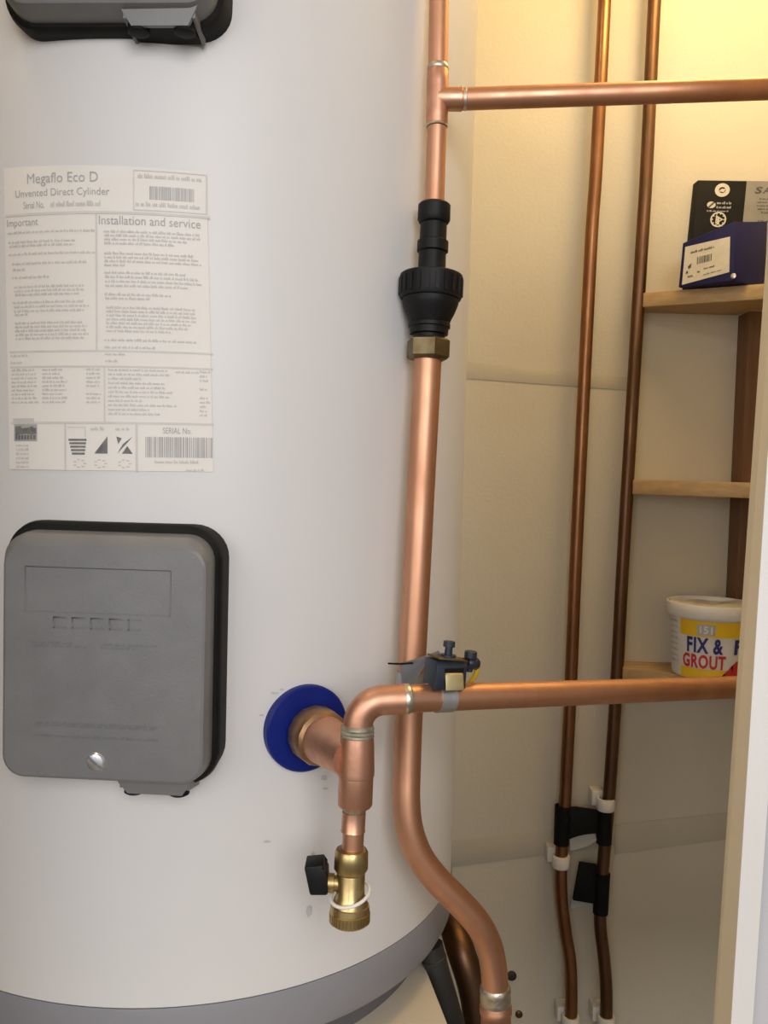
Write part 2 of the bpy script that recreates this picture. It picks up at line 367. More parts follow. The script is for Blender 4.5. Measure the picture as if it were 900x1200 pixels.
# grey covers over the immersion heaters
def cover(dz, de=0):
    az, z0, p = cylhit(129, 775)
    az -= .02
    n = Vector((math.sin(az), -math.cos(az), 0)); e = Vector((math.cos(az), math.sin(az), 0)); up = Vector((0, 0, 1))
    TH = .036; o = Vector((AX, AY, 0))+n*(RC+TH)
    q = [onplane(x, y, o, n) for x, y in ((1, 626), (247, 644), (247, 922), (1, 908))]
    xs = [(v-o).dot(e) for v in q]; zs = [v.z for v in q]
    cx = (xs[0]+xs[1]+xs[2]+xs[3])/4; wd = (xs[1]+xs[2]-xs[0]-xs[3])/2; cz = sum(zs)/4+dz; ht = (zs[0]+zs[1]-zs[2]-zs[3])/2
    base = Vector((AX, AY, 0))+n*RC+e*(cx+de)+up*cz
    L = lambda x, y, t: base+e*x+up*y+n*t
    rr = lambda w_, h_, r, t, n_=8: [L(x, y, t) for x, y in rrect(w_, h_, r, n_)]
    bm = B()
    sh = lambda pts, dx, dy: [p+e*dx+up*dy for p in pts]
    loft(bm, [sh(rr(wd-.001, ht+.012, .022, .006), -.003, .001), sh(rr(wd-.002, ht+.010, .022, .020), -.003, .001), sh(rr(wd-.003, ht+.007, .021, TH-.008), -.003, .001), sh(rr(wd-.007, ht-.003, .018, TH-.001), -.002, -.0015), sh(rr(wd-.011, ht-.007, .016, TH), -.002, -.0015)])
    # the lip at the foot that hoods the cable entries
    x0, x1 = wd*.055, wd*.40
    bot = -ht/2
    hood = [(x0-.007, bot+.012, TH-.003), (x0+.001, bot-.004, TH-.006), (x0+.007, bot-.013, TH-.009), (x1-.007, bot-.013, TH-.009), (x1-.001, bot-.004, TH-.006), (x1+.007, bot+.012, TH-.003)]
    prism(bm, [L(*q_) for q_ in hood], n*-.004)
    for xa, xb in ((x0+.001, x0+.0035), (x1-.0035, x1-.001)): hexa(bm, [L(xa, bot-.014, -.003), L(xb, bot-.014, -.003), L(xb, bot-.008, TH-.008), L(xa, bot-.008, TH-.008), L(xa, bot+.006, -.003), L(xb, bot+.006, -.003), L(xb, bot+.006, TH-.006), L(xa, bot+.006, TH-.006)])
    c = obj('immersion_cover', bm, 'grey_cover', cyl, angle=22)
    bm = B(); gw, gh = wd+.010, ht+.024; sx = -.0035
    gr = lambda a, t: [L(x+sx, y+.002, t) for x, y in rrect(gw+a, gh+a, .028, 8)]
    loft(bm, [gr(-.004, -.045), gr(0, .006), gr(-.002, .0115), gr(-.006, .0135)]); obj('gasket', bm, 'rubber', c, 'black rubber gasket behind the cover')
    bm = B(); hexa(bm, [L(x0+.004, bot-.0125, -.004), L(x1-.004, bot-.0125, -.004), L(x1-.006, bot-.010, TH-.0135), L(x0+.006, bot-.010, TH-.0135), L(x0+.004, bot+.004, -.004), L(x1-.004, bot+.004, -.004), L(x1-.006, bot+.004, TH-.0135), L(x0+.006, bot+.004, TH-.0135)]); obj('hollow_shade_block', bm, 'rubber', c)  # black block standing in for the shade in the hollow under the lip
    for x in (x0+.010, x1-.012):
        bm = B(); lathe(bm, L(x, bot+.002, .018), L(x, bot-.02, .018), [(0, .0085), (.0165, .0085), (.018, .006)], 20); obj('cable_gland', bm, 'rubber', c)
    s = onplane(112, 893, o, n); s = s+up*dz+e*de; sx_, sy_ = (s-base).dot(e), (s-base).dot(up)
    bm = B(); p0 = L(sx_, sy_, TH-.002); lathe(bm, p0, p0+n, [(0, .0078), (.002, .0078), (.0036, .0066), (.0042, .004)], 28); sc = obj('cover_screw', bm, 'zinc', c, 'bright slotted screw')
    bm = B(); dg_ = math.radians(-38); d1 = e*math.cos(dg_)+up*math.sin(dg_); d2 = n.cross(d1)
    boxo(bm, p0+n*.0040, d1*.0070, d2*.0009, n*.0009); obj('screw_slot', bm, 'ink_dark', c)
    # faint moulded panel and lettering on the face
    bm = B(); f = lambda x, y: L((x-124)/248*wd, (775-y)/290*ht, TH+.0004)
    for a, b_, c_, d in ((28, 662, 200, 663.2), (28, 716, 200, 717.2), (28, 662, 29.2, 717), (198.8, 662, 200, 717)): pquad(bm, f, a, b_, c_, d)
    obj('moulded_frame', bm, 'emboss', c); bm = B()
    for k in range(5): pquad(bm, f, 62+k*22, 722, 78+k*22, 724); pquad(bm, f, 62+k*22, 734, 78+k*22, 736); pquad(bm, f, 62+k*22, 722, 64+k*22, 736)
    for a, b_, y in ((34, 88, 752), (40, 104, 756), (120, 186, 752), (118, 160, 756), (42, 188, 850), (42, 186, 853), (40, 188, 866)): words(bm, f, a, y, b_, 3, 2.2)
    obj('moulded_lettering', bm, 'emboss', c, kind='stuff')
    return c
c1 = cover(0); c1['label'] = 'lower grey cover, whole in view'
zu = .612
c2 = cover(zu, -.0055); c2['label'] = 'upper grey cover, only its foot in view'

# blue collar where the cold pipe enters
az, zc, pd = cylhit(359, 853, .003)
nd = Vector((math.sin(az), -math.cos(az), 0)); ed = Vector((math.cos(az), math.sin(az), 0)); upv = Vector((0, 0, 1))
DR = 51*(pd-CAM).dot(_fw)/F
bm = B(); lathe(bm, pd-nd*.010, pd+nd, [(0, DR), (.0125, DR), (.014, DR-.0015), (.0145, .016)], 72); obj('inlet_collar', bm, 'blue', cyl, 'round blue plastic collar')

# the cream platform below
bm = B(); zp = ZR-.0855
r0 = onZ(525, 1200, zp); r1 = onZ(497, 1129, zp); dr = (r1-r0).normalized()
q0 = r0-dr*.35; q1 = r0+dr*(.35); 
prism(bm, [Vector((-.84, q0.y, zp-.03)), Vector((q0.x, q0.y, zp-.03)), Vector((q1.x, q1.y, zp-.03)), Vector((-.84, q1.y, zp-.03))], Vector((0, 0, .03)), .002)
plat = thing('platform', 'cream painted platform under the white hot water cylinder', 'platform', (-.3, AY, 0))
obj('board', bm, 'board', plat)
for x, y in ((-.7, .75), (-.7, 1.25), (-.05, .80), (-.12, 1.25)):
    bm = B(); aabb(bm, x-.03, x+.03, y-.03, y+.03, 0, zp-.03); obj('leg', bm, 'post', plat)

# ------------------------------------------------------------------ plumbing
D1 = .800      # depth of the tall pipe before the casing
def px(p): return (p-CAM).dot(_fw)/F
# upper tee: 22 mm pipe up, branch to the right
ZT = [P(513.5, 60, D1), P(512.5, 115, D1), P(511, 180, D1)]
top = P(517, -160, D1); tee_c = P(512.5, 115, D1)
k1 = D1/F
branch_end = P(1010, 100, .80); br0 = P(525, 116.5, D1)
tb = thing('tee_branch_pipe', 'copper pipe with soldered tee at top, branch running right past the wall pipes', 'pipe', P(510, 240, D1))
bm = B(); tube(bm, [top, P(513.2, 78, D1)], 11.6*k1); obj('pipe', bm, 'copper', tb)
bm = B(); tube(bm, [P(512, 150, D1), P(509, 246, D1)], 11.4*k1); obj('pipe', bm, 'copper', tb)
bm = B(); tube(bm, [P(541, 116.2, D1), branch_end], 12.6*k1); obj('pipe', bm, 'copper', tb)
bm = B(); a, b = P(513.2, 83, D1), P(511.9, 147, D1); Lb = (b-a).length
lathe(bm, a, b, [(0, 12.2*k1), (.001, 12.8*k1), (Lb*.25, 12.9*k1), (Lb*.75, 12.9*k1), (Lb-.001, 12.8*k1), (Lb, 12.2*k1)], 32)
tube(bm, [P(513, 116.4, D1), P(541, 116.2, D1), P(541.6, 116.2, D1)], [13.2*k1, 13.6*k1, 12.8*k1], 32); obj('tee_fitting', bm, 'copper_fit', tb)
for a, b in ((P(513.4, 76.5, D1), P(513.2, 83, D1)), (P(511.9, 146, D1), P(511.8, 149.5, D1)), (P(541.2, 116.2, D1), P(547, 116.1, D1))):
    Ls = (b-a).length; bm = B(); lathe(bm, a, b, [(0, 11.6*k1), (Ls*.2, 12.5*k1), (Ls*.8, 12.9*k1), (Ls, 12.2*k1)], 28); obj('solder_ring', bm, 'solder', tb, 'silvery solder ring')


# black pressure valve with a brass nut
va, vb = P(509.3, 238, D1), P(501.3, 422, D1); vd = (vb-va).normalized(); vL = (vb-va).length
def vp(y): return (y-238)/184*vL
def prof(rows): return [(vp(y), r*k1) for y, r in rows]
pv = thing('pressure_valve', 'black plastic pressure valve with wide collar joining two copper pipes', 'valve', vb)
bm = B(); lathe(bm, va, vb, prof([(262, 14), (263, 15.6), (282, 15.8), (283.5, 18.3), (295, 18.3), (296.5, 16), (322, 16.4), (327, 17)]), 40)
obj('valve_neck', bm, 'black', pv)
bm = B(); lathe(bm, va, vb, prof([(321, 12), (322, 34.5), (323.5, 36.6), (348, 36.6), (351, 35.2), (352, 30)]), 64); col_ = obj('collar', bm, 'black', pv)
bm = B()
for k in range(22):
    a = 2*math.pi*k/22; u, v = frame(vd); rd = u*math.cos(a)+v*math.sin(a); tn = vd.cross(rd)
    boxo(bm, va+vd*vp(337)+rd*36.6*k1, rd*.0010, tn*.0017, vd*vp(238+10)*1.0)
obj('grip_rib', bm, 'black', col_, kind='stuff')
bm = B(); lathe(bm, va, vb, prof([(350, 30), (351, 32.9), (356, 33), (360, 31.6), (367, 29), (374, 25.6), (379, 23.6), (380, 24.6), (384, 24.6), (385, 22.8), (392, 22.4), (393, 18.5), (398, 18.5)]), 56)
obj('valve_body', bm, 'black', pv)
bm = B(); lathe(bm, va, vb, prof([(238, 13), (239, 17), (241, 19), (258, 19.2), (261.5, 17.2), (263, 14)]), 40); obj('top_nut', bm, 'black', pv)
bm = B(); lathe(bm, va, vb, prof([(396.5, 18), (397, 22.5), (399.5, 25.6), (418.5, 25.6), (421.5, 22.5), (422, 17)]), 6, phase=.28); obj('brass_nut', bm, 'brass_dull', pv, 'dull brass hexagon nut', angle=25)

# tall 28 mm riser
rp = [P(501, 419, D1), P(500.4, 440, D1), P(494, 560, D1), P(488, 680, D1), P(484.3, 750, D1), P(481.6, 800, D1), P(478.7, 850, D1), P(477, 900, D1-.002), P(476.3, 938, D1-.005), P(480, 972, D1-.006),
      P(492, 1004, D1-.004), P(512, 1031, D1), P(538, 1057, D1+.006), P(560, 1082, D1+.012), P(573, 1108, D1+.018), P(578.5, 1135, D1+.022), P(580.5, 1162, D1+.024)]
rise = thing('riser_pipe', 'thick copper pipe below the black valve, swept to the right at its foot', 'pipe', P(582, 1260, D1+.03))
bm = B(); tube(bm, smooth_path(rp, 6), 16.2*k1, 28); obj('pipe', bm, 'copper', rise)
bm = B(); a, b = P(580.4, 1156, D1+.024), P(583, 1275, D1+.03); Lb = (b-a).length; k2 = (D1+.025)/F
lathe(bm, a, b, [(0, 16.3*k2), (.002, 17.5*k2), (.018, 17.7*k2), (.020, 19*k2), (.026, 19*k2), (.028, 17.8*k2), (Lb, 17.8*k2)], 32); obj('coupling', bm, 'copper_fit', rise)
bm = B(); lathe(bm, a, b, [(-.001, 16.4*k2), (.001, 17.9*k2), (.005, 18.3*k2), (.007, 17.6*k2), (.011, 18.2*k2), (.015, 18*k2), (.0165, 17.5*k2)], 32); obj('solder_ring', bm, 'solder', rise, 'silvery solder ring')

# cold feed: union on the collar, tee, elbow and the long pipe to the right
DT = None
tc = pd+nd*.074
def nearest_on(pix, p, d):      # the point of the line p + t*d that shows at that picture direction
    r = ray(*pix); n = r.cross(d); n2 = d.cross(n); t = None
    A = CAM-p; a = r.dot(r); b = r.dot(d); c = d.dot(d); dd = r.dot(A); e_ = d.dot(A)
    s = (a*e_-b*dd)/(a*c-b*b); return p+d*s
tq = nearest_on((417, 882), pd, nd); DT = (tq-CAM).dot(_fw); kt = DT/F

cf = thing('cold_feed_pipe', 'copper pipe from the blue collar through a tee and elbow, running right', 'pipe', P(415, 1000, DT))
fit_top, fit_bot = P(419, 852, DT), P(416, 946, DT)
bm = B(); a, b = pd+nd*.004, tq; Ls = (b-a).length
lathe(bm, a, b, [(0, .0150), (.004, .0195), (.006, .0195), (.007, .0165), (.010, .0165)], 36); obj('inlet_thread', bm, 'solder', cf, 'silvery threaded inlet')
bm = B(); lathe(bm, a, b, [(.0085, .018), (.0095, .0238), (.012, .0246), (.028, .0246), (.031, .0235), (.034, .020)], 14, phase=.2); obj('union_nut', bm, 'bronze', cf, 'brown bronze union nut', angle=25)
bm = B(); lathe(bm, a, b, [(.030, .0185), (.034, .0205), (.040, .0202), (Ls-.012, .0175), (Ls, .0168)], 40)
Lf = (fit_bot-fit_top).length
lathe(bm, fit_top, fit_bot, [(0, 17.0*kt), (.001, 18.6*kt), (Lf*.22, 20.2*kt), (Lf*.56, 21.6*kt), (Lf*.60, 21.4*kt), (Lf*.61, 20.4*kt), (Lf*.96, 20.3*kt), (Lf*.99, 18.5*kt), (Lf, 15*kt)], 40); obj('tee_fitting', bm, 'copper_fit', cf)
# elbow + horizontal run
h0 = P(474, 819, DT+.004); h1 = P(930, 803, .905)
up0 = P(419, 858, DT); cn = P(421, 822, DT); 
arc = fillet(up0, cn, h0, 30*kt, 14)
bm = B(); tube(bm, [up0]+arc+[h0], 17.6*kt, 30); obj('elbow', bm, 'copper_fit', cf)
bm = B(); tube(bm, [P(470, 819.2, DT+.004), h1], 16.4*kt, 30); obj('pipe', bm, 'copper', cf)
bm = B(); a, b = P(472, 819, DT+.004), P(481, 818.6, DT+.0055); Ls = (b-a).length
lathe(bm, a, b, [(0, 17.2*kt), (Ls*.2, 18*kt), (Ls*.8, 17.6*kt), (Ls, 16.4*kt)], 30); obj('solder_ring', bm, 'solder', cf, 'silvery solder ring')
bm = B(); lathe(bm, P(419.2, 849, DT), fit_top+(fit_bot-fit_top)*.07, [(0, 17.6*kt), (.0012, 19*kt), (.003, 19.8*kt), (.0045, 18.9*kt), (.006, 20*kt), (.0075, 19.2*kt), (.009, 20*kt), (.0105, 18.8*kt)], 30); obj('flux_ring', bm, 'flux', cf, 'dark ring of flux under the elbow')
bm = B(); tube(bm, [P(415.5, 940, DT), P(413, 1003, DT)], 12.6*kt, 28); obj('pipe', bm, 'copper', cf)
bm = B(); a, b = P(415, 950, DT), P(413.5, 975, DT); Ls = (b-a).length
lathe(bm, a, b, [(0, 12.6*kt), (.0008, 13.9*kt), (Ls*.9, 13.9*kt), (Ls*.95, 14.6*kt), (Ls, 12.6*kt)], 28); obj('coupling', bm, 'copper_fit', cf)
bm = B(); lathe(bm, P(415.6, 944.5, DT), P(414, 953, DT), [(0, 16*kt), (.002, 14*kt), (.0045, 13*kt)], 28); obj('flux_ring', bm, 'flux', cf, 'dark ring of flux')

# brass drain valve
da, db = P(412, 994, DT), P(409.5, 1082, DT); dL = (db-da).length; ddn = (db-da).normalized()
dp = lambda rows: [((y-994)/88*dL, r*kt) for y, r in rows]
dv = thing('drain_valve', 'brass drain valve with black lever and white ring below the copper tee', 'valve', db)
bm = B(); lathe(bm, da, db, dp([(994, 13), (995, 18), (998, 19.6), (1017, 20), (1021, 17.5), (1023, 16)]), 40); obj('compression_nut', bm, 'brass', dv)
bm = B(); lathe(bm, da, db, dp([(1020, 15), (1024, 16.6), (1048, 16.8), (1052, 19), (1058, 21), (1062, 22)]), 40)
hb = da+ddn*((1036-994)/88*dL); ls = (P(376, 1034, DT)-hb)
tube(bm, [hb, hb+ls*.55, hb+ls*.56, hb+ls*.92], [9*kt, 9*kt, 11*kt, 11*kt], 24); obj('valve_body', bm, 'brass', dv)
bm = B(); lathe(bm, da, db, dp([(1058, 18), (1060, 22.5), (1066, 23.2), (1067, 22.6), (1068, 23.6), (1078, 23.2), (1082, 20), (1082.5, 12)]), 48); cap = obj('outlet_cap', bm, 'brass', dv)
bm = B(); u, v = frame(ddn)
for k in range(36):
    a = 2*math.pi*k/36; rd = u*math.cos(a)+v*math.sin(a); boxo(bm, da+ddn*((1074-994)/88*dL)+rd*23.2*kt, rd*.0006, ddn.cross(rd)*.0007, ddn*.0034)
obj('knurling', bm, 'brass', cap, kind='stuff')
bm = B(); pts = []
u0 = (P(460, 1050, DT)-P(410, 1050, DT)).normalized(); v0 = Vector((0, 1, 0))
cc = P(410.5, 1047, DT); 
for k in range(41):
    a = 2*math.pi*k/40; pts.append(cc+u0*math.cos(a)*22.5*kt+v0*math.sin(a)*22.5*kt+Vector((0, 0, 1))*(math.cos(a)*4.5*kt+math.sin(a)*5*kt))
tube(bm, pts, 2.1*kt, 10, False); obj('retaining_ring', bm, 'white_plastic', dv, 'thin white plastic ring')
bm = B(); q = [P(x, y, DT-.011) for x, y in ((363, 1050), (384, 1050), (383.5, 1025), (379.5, 1024), (378.5, 1014.5), (356, 1016.5))]; prism(bm, q, Vector((0, .022, 0)), .0016)
obj('lever', bm, 'black', dv, 'black plastic lever')

# earth clamp on the long pipe
ec = thing('earth_clamp', 'blue-grey earth bonding clamp with metal strap on the long copper pipe', 'clamp', P(520, 838, DT+.01))
def hpipe(x):
    t = (x-470)/(930-470); return None
def on_run(x):                   # axis point of the long pipe seen at picture x
    a = P(470, 819.2, DT+.004); d = h1-a; y = 819.2-(x-470)*.035; return nearest_on((x, y), a, d)
hd = (h1-P(470, 819.2, DT+.004)).normalized(); hu = Vector((0, 0, 1)); hu = (hu-hd*hu.dot(hd)).normalized(); hf = hd.cross(hu)
if hf.y > 0: hf = -hf            # towards the viewer
ca = on_run(519.5); kc = (ca-CAM).dot(_fw)/F; rp_ = 16.4*kt
def cl(x, y, z): return ca+hd*(x*kc)+hu*(y*kc)+hf*(z*kc)     # along, up, towards the viewer
bm = B(); pts = []
w2 = 10.5
o_, i_ = [], []
NS = 26
def arcp(r, x): return [cl(x, r*math.sin(a), r*math.cos(a)) for a in [math.radians(60-300*k/NS) for k in range(NS+1)]]
A_, B_, C_, D_ = arcp(16.4*kt/kc+.25, -w2), arcp(16.4*kt/kc+1.5, -w2), arcp(16.4*kt/kc+1.5, w2), arcp(16.4*kt/kc+.25, w2)
loft(bm, [[A_[k], B_[k], C_[k], D_[k]] for k in range(NS+1)]); obj('strap', bm, 'strap', ec)
bm = B(); q = [cl(-22, y, z) for y, z in ((12, 13), (14, 16), (40, 16), (46, 11), (46, -12), (15, -14), (17.5, 0))]; prism(bm, q, hd*(41*kc), .0006); blk = obj('clamp_block', bm, 'blue_grey', ec)
bm = B(); boxo(bm, cl(1.5, 35, 14.5), hd*13*kc, hu*2.8*kc, hf*2*kc); obj('slot', bm, 'tape', blk)
bm = B(); q = [cl(-11, y, z) for y, z in ((33, 16.2), (31, 18.5), (14, 22.5), (13, 21), (28, 16.2))]; prism(bm, q, hd*(24*kc), .0004); obj('plate', bm, 'yellow_metal', ec, 'bright yellow metal plate')
bm = B(); boxo(bm, cl(-1, 47.5, 2), (hd*19+hu*-1.5)*kc, hu*1.1*kc, hf*14*kc, .0004); obj('washer_plate', bm, 'brass_dull', ec)
bm = B(); a = cl(1, 48, 1); lathe(bm, a, a+hu, [(0, 9*kc), (3*kc, 9*kc), (3.2*kc, 4.6*kc), (12*kc, 4.6*kc), (12.2*kc, 7*kc), (18.5*kc, 7*kc), (19*kc, 5*kc)], 18); obj('bolt', bm, 'blue_grey', ec, 'dark bolt')
bm = B(); tube(bm, [cl(18, 44, -3), cl(26, 43, -2), cl(33, 39, -1)], [3.4*kc, 3.4*kc, 2.6*kc], 12); obj('wire_end', bm, 'copper_old', ec, 'bare copper wire end')
bm = B(); a = cl(29, 41, 0); b = cl(44, 39, 0); Ls = (b-a).length; lathe(bm, a, b, [(0, 6*kc), (Ls*.15, 7.4*kc), (Ls*.85, 7.4*kc), (Ls, 6*kc)], 20)
lathe(bm, cl(33, 30, 0), cl(33, 60, 0), [(0, 4*kc), (7*kc, 4*kc), (7.2*kc, 2.5*kc), (13*kc, 2.5*kc), (17*kc, 7.6*kc), (24*kc, 7.6*kc), (25*kc, 6*kc)], 18); obj('cable_lug', bm, 'blue_grey', ec)
bm = B(); tube(bm, smooth_path([cl(43, 40, 2), cl(46, 28, -4), cl(46, 16, -13), cl(45, 5, -23), cl(44, -2, -25)], 5), 3.2*kc, 14); obj('earth_wire', bm, 'yellow_wire', ec, 'yellow insulated wire')
# its second strap goes round the tall pipe behind
kb = D1/F; rc0, rc1 = P(482.3, 787, D1), P(481, 808, D1); bm = B()
lathe(bm, rc0, rc1, [(0, 16.4*kb), (0, 17.6*kb), (20*kb, 17.6*kb), (20*kb, 16.4*kb)], 32, caps=False); obj('riser_strap', bm, 'strap', ec, 'metal strap round the tall pipe')
bm = B(); q = [P(468, 778, D1-.014), P(499, 768, D1-.016), P(514, 762, DT+.02), P(517, 766, DT+.02), P(500, 776, D1-.016), P(483, 803, D1-.0195), P(472, 803, D1-.0165)]
prism(bm, q, Vector((0, -.0012, 0)), 0); obj('strap_tail', bm, 'strap', ec)
bm = B(); tube(bm, [P(455, 777.5, D1-.012), P(468, 778, D1-.018), P(484, 777, D1-.0195)], 1.1*kb, 8); obj('strap_wire', bm, 'tape', ec, 'thin black wire end')

# second pipe and dark hose low down behind the sweep
DB = 1.085; kB = DB/F
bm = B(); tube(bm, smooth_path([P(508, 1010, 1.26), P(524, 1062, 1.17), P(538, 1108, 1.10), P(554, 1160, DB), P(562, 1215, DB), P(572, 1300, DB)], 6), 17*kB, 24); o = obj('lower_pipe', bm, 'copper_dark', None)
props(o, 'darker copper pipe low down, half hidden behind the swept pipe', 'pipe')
DH = .955; kH = DH/F
bm = B(); tube(bm, smooth_path([P(505, 1107, DH), P(512, 1135, DH), P(525, 1180, DH), P(537, 1225, DH), P(547, 1290, DH)], 6), 14*kH, 20)
lathe(bm, P(508, 1121, DH), P(512, 1135, DH), [(0, 14*kH), (.001, 15.2*kH), (.004, 15.2*kH), (.005, 14*kH)], 20)
o = obj('waste_hose', bm, 'hose', None); props(o, 'dark grey hose beside the right edge of the cream platform', 'hose')

# two thin pipes on the back wall
WP = 1.462
def wallpipe(pts, mt, label):
    b = B(); q = [P(x, y, WP/ray(x, y).y) for x, y in pts]
    tube(b, smooth_path(q, 5), 7.4*WP/F, 18); return props(obj('wall_pipe', b, mt, None), label, 'pipe', 'thin pipes on the back wall')
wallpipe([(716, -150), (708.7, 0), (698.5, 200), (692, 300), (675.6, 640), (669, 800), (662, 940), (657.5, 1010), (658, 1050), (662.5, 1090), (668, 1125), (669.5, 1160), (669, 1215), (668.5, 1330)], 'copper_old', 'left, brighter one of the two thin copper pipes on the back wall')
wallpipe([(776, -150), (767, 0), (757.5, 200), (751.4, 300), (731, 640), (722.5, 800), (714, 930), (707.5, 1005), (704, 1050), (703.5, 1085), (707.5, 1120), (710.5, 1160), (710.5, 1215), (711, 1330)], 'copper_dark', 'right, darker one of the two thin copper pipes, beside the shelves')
kw = WP/F
def wp(x, y, dy=0): return P(x, y, WP/ray(x, y).y)+Vector((0, dy, 0))
def clip(x, y0, y1, side, label):
    t = thing('pipe_clip', label, 'clip', wp(x, y1), 'white clips on the thin wall pipes')
    a, b = wp(x, y0), wp(x-.4, y1); d = (b-a).normalized(); Ls = (b-a).length; bm = B()
    lathe(bm, a, b, [(0, 7.6*kw), (0, 10*kw), (.0015, 10.6*kw), (Ls-.0015, 10.6*kw), (Ls, 10*kw), (Ls, 7.6*kw)], 28, caps=False); obj('ring', bm, 'white_plastic', t)
    bm = B(); c = wp(x+side*8, (y0+y1)/2-4); boxo(bm, Vector((c.x, (c.y+.009+WY)/2, c.z)), Vector((.010, 0, 0)), Vector((0, (WY-c.y-.009)/2, 0)), Vector((0, 0, .013)), .002); obj('base', bm, 'white_plastic', t)
clip(710, 935, 949, -1, 'white plastic pipe clip above the upper black wrap')
clip(657.5, 1002, 1016, -1, 'white plastic pipe clip on the left thin pipe, below the black wrap')
clip(669, 1190, 1204, -1, 'white plastic clip at the bottom edge, on the left thin pipe')
clip(710.5, 1190, 1204, -1, 'white plastic clip at the bottom edge, on the right thin pipe')
# black wraps
t = thing('foam_wrap', 'black wrap bridging both thin wall pipes', 'pipe wrap', wp(684, 988))
for q in ((659.5, 944, 657.8, 989), (709, 950, 707.6, 988)):
    a, b = wp(q[0], q[1]), wp(q[2], q[3]); Ls = (b-a).length; bm = B(); lathe(bm, a, b, [(0, 8*kw), (0, 9.3*kw), (Ls, 9.1*kw), (Ls, 8*kw)], 22, caps=False); obj('sleeve', bm, 'tape', t)
bm = B(); q = [wp(x, y, -.004) for x, y in ((663, 946), (676, 946), (706, 950), (706, 977), (696, 975), (685, 977), (676, 979), (663, 984))]; prism(bm, q, Vector((0, .008, 0)), .001); obj('web', bm, 'tape', t)
bm = B(); q = [wp(x, y, -.001) for x, y in ((668, 979), (682, 977), (694, 973), (700, 984), (690, 991), (668, 997))]; prism(bm, q, Vector((0, .003, 0))); obj('tape_flap', bm, 'tape_grey', t, 'pale grey tape flap')
t = thing('foam_wrap', 'black wrap with a square flap, lower, on the right thin pipe', 'pipe wrap', wp(695, 1070))
a, b = wp(706, 1023), wp(703.6, 1070); Ls = (b-a).length; bm = B(); lathe(bm, a, b, [(0, 8*kw), (0, 9.2*kw), (Ls, 9*kw), (Ls, 8*kw)], 22, caps=False); obj('sleeve', bm, 'tape', t)
bm = B(); q = [wp(x, y, -.004) for x, y in ((679, 1010), (699, 1013), (704, 1024), (703, 1060), (696, 1058), (671, 1054))]; prism(bm, q, Vector((0, .008, 0)), .001); obj('flap', bm, 'tape', t)
bm = B(); q = [wp(x, y, .003) for x, y in ((671, 1051), (697, 1055), (696, 1064), (669, 1066))]; prism(bm, q, Vector((0, .002, 0))); obj('tape_flap', bm, 'tape_grey', t, 'pale grey tape edge')
for x, y, r, l in ((599.5, 1143, 6, 'dark round plug high in the back wall corner beside the swept pipe'), (608, 1188, 4.5, 'small brown plug at the bottom of the back wall, below the dark one')):
    bm = B(); p = onY(x, y, WY); lathe(bm, p+Vector((0, .002, 0)), p-Vector((0, 1, 0)), [(0, r*kw), (.005, r*kw), (.007, r*.6*kw)], 16); o = obj('wall_plug', bm, 'hose' if r > 5 else 'copper_dark', None); props(o, l.replace(' high in the back wall corner', ' on the back wall'), 'plug', 'plugs in the back wall')

# ------------------------------------------------------------------ shelves, post and what stands on them
PX0, PX1, PY0 = onY(862, 370, WY).x+.004, onY(862, 370, WY).x+.06, WY-.046       # timber post
SH = []
def shelf(zt, th, xl, label):
    xw = PX0
    def fx(Y): pass
    Fl = Vector((xl, WY-.050, 0)); Fr = Vector((.735, WY-.215, 0))
    poly = [Vector((xl, WY-.0005, 0)), Fl, Fr, Vector((.735, PY0-.001, 0)), Vector((PX0-.001, PY0-.001, 0)), Vector((PX0-.001, WY-.0005, 0))]
    b = B(); prism(b, [Vector((p.x, p.y, zt-th)) for p in poly], Vector((0, 0, th)), .0012)
    return props(obj('shelf', b, 'shelf', None), label, 'shelf', 'pale timber shelves in the corner')
zs = []
for i, (x, y, th, l) in enumerate(((757, 343, .024, 'topmost pale timber shelf, holding the two boxes'), (745, 562, .025, 'middle pale timber shelf, empty'), (733, 782, .025, 'lowest pale timber shelf, holding the white tub'))):
    p = onY(x, y, WY-.05); zs.append(p.z); shelf(p.z, th, p.x-.004, l)
bm = B(); aabb(bm, PX0, PX1, PY0, WY-.0005, zs[2]+.0005, zs[0]-.0245, .002); o = obj('timber_post', bm, 'post', None); props(o, 'dark brown timber post behind the shelf ends', 'post')

# blue box
zt = zs[0]
bf = lambda x, y, d: P(x, y, d)
def on_shelf(x, y): return onZ(x, y, zt+.001)
b0 = onZ(795, 339, zt+.0015); 
dl = 1.395; df = 1.335; dr_ = 1.385
bl, bfr, brt = P(795, 338.5, dl), P(859.5, 331, df), P(897, 328.5, dr_)
tl, tfr, trt = P(800, 285, dl), P(861, 259.5, df), P(899.5, 259.5, dr_)
zb = zt+.0012
for p in (bl, bfr, brt): p.z = zb
tfr = onplane(861, 259.5, bl, (bfr-bl).cross(tl-bl).normalized()); trt = onplane(899.5, 259.5, bfr, (brt-bfr).cross(tfr-bfr).normalized())
bk = bl+(brt-bfr); tk = tl+(trt-tfr)
bt = thing('blue_box', 'small navy blue box with white label at front of the top shelf', 'box', Vector((bfr.x, bfr.y, zb)))
bm = B(); hexa(bm, [bl, bfr, brt, bk, tl, tfr, trt, tk], .0012); obj('carton', bm, 'blue_card', bt)
fn_ = (bfr-bl).cross(tl-bl).normalized()
if fn_.y > 0: fn_ = -fn_
def bfc(u, v, off=.0006):       # u along the face, v down it
    a = tl+(tfr-tl)*u; b = bl+(bfr-bl)*u; return a+(b-a)*v+fn_*off
def quadface(bm, fn, pts): bm.faces.new([bm.verts.new(fn(*p)) for p in pts])
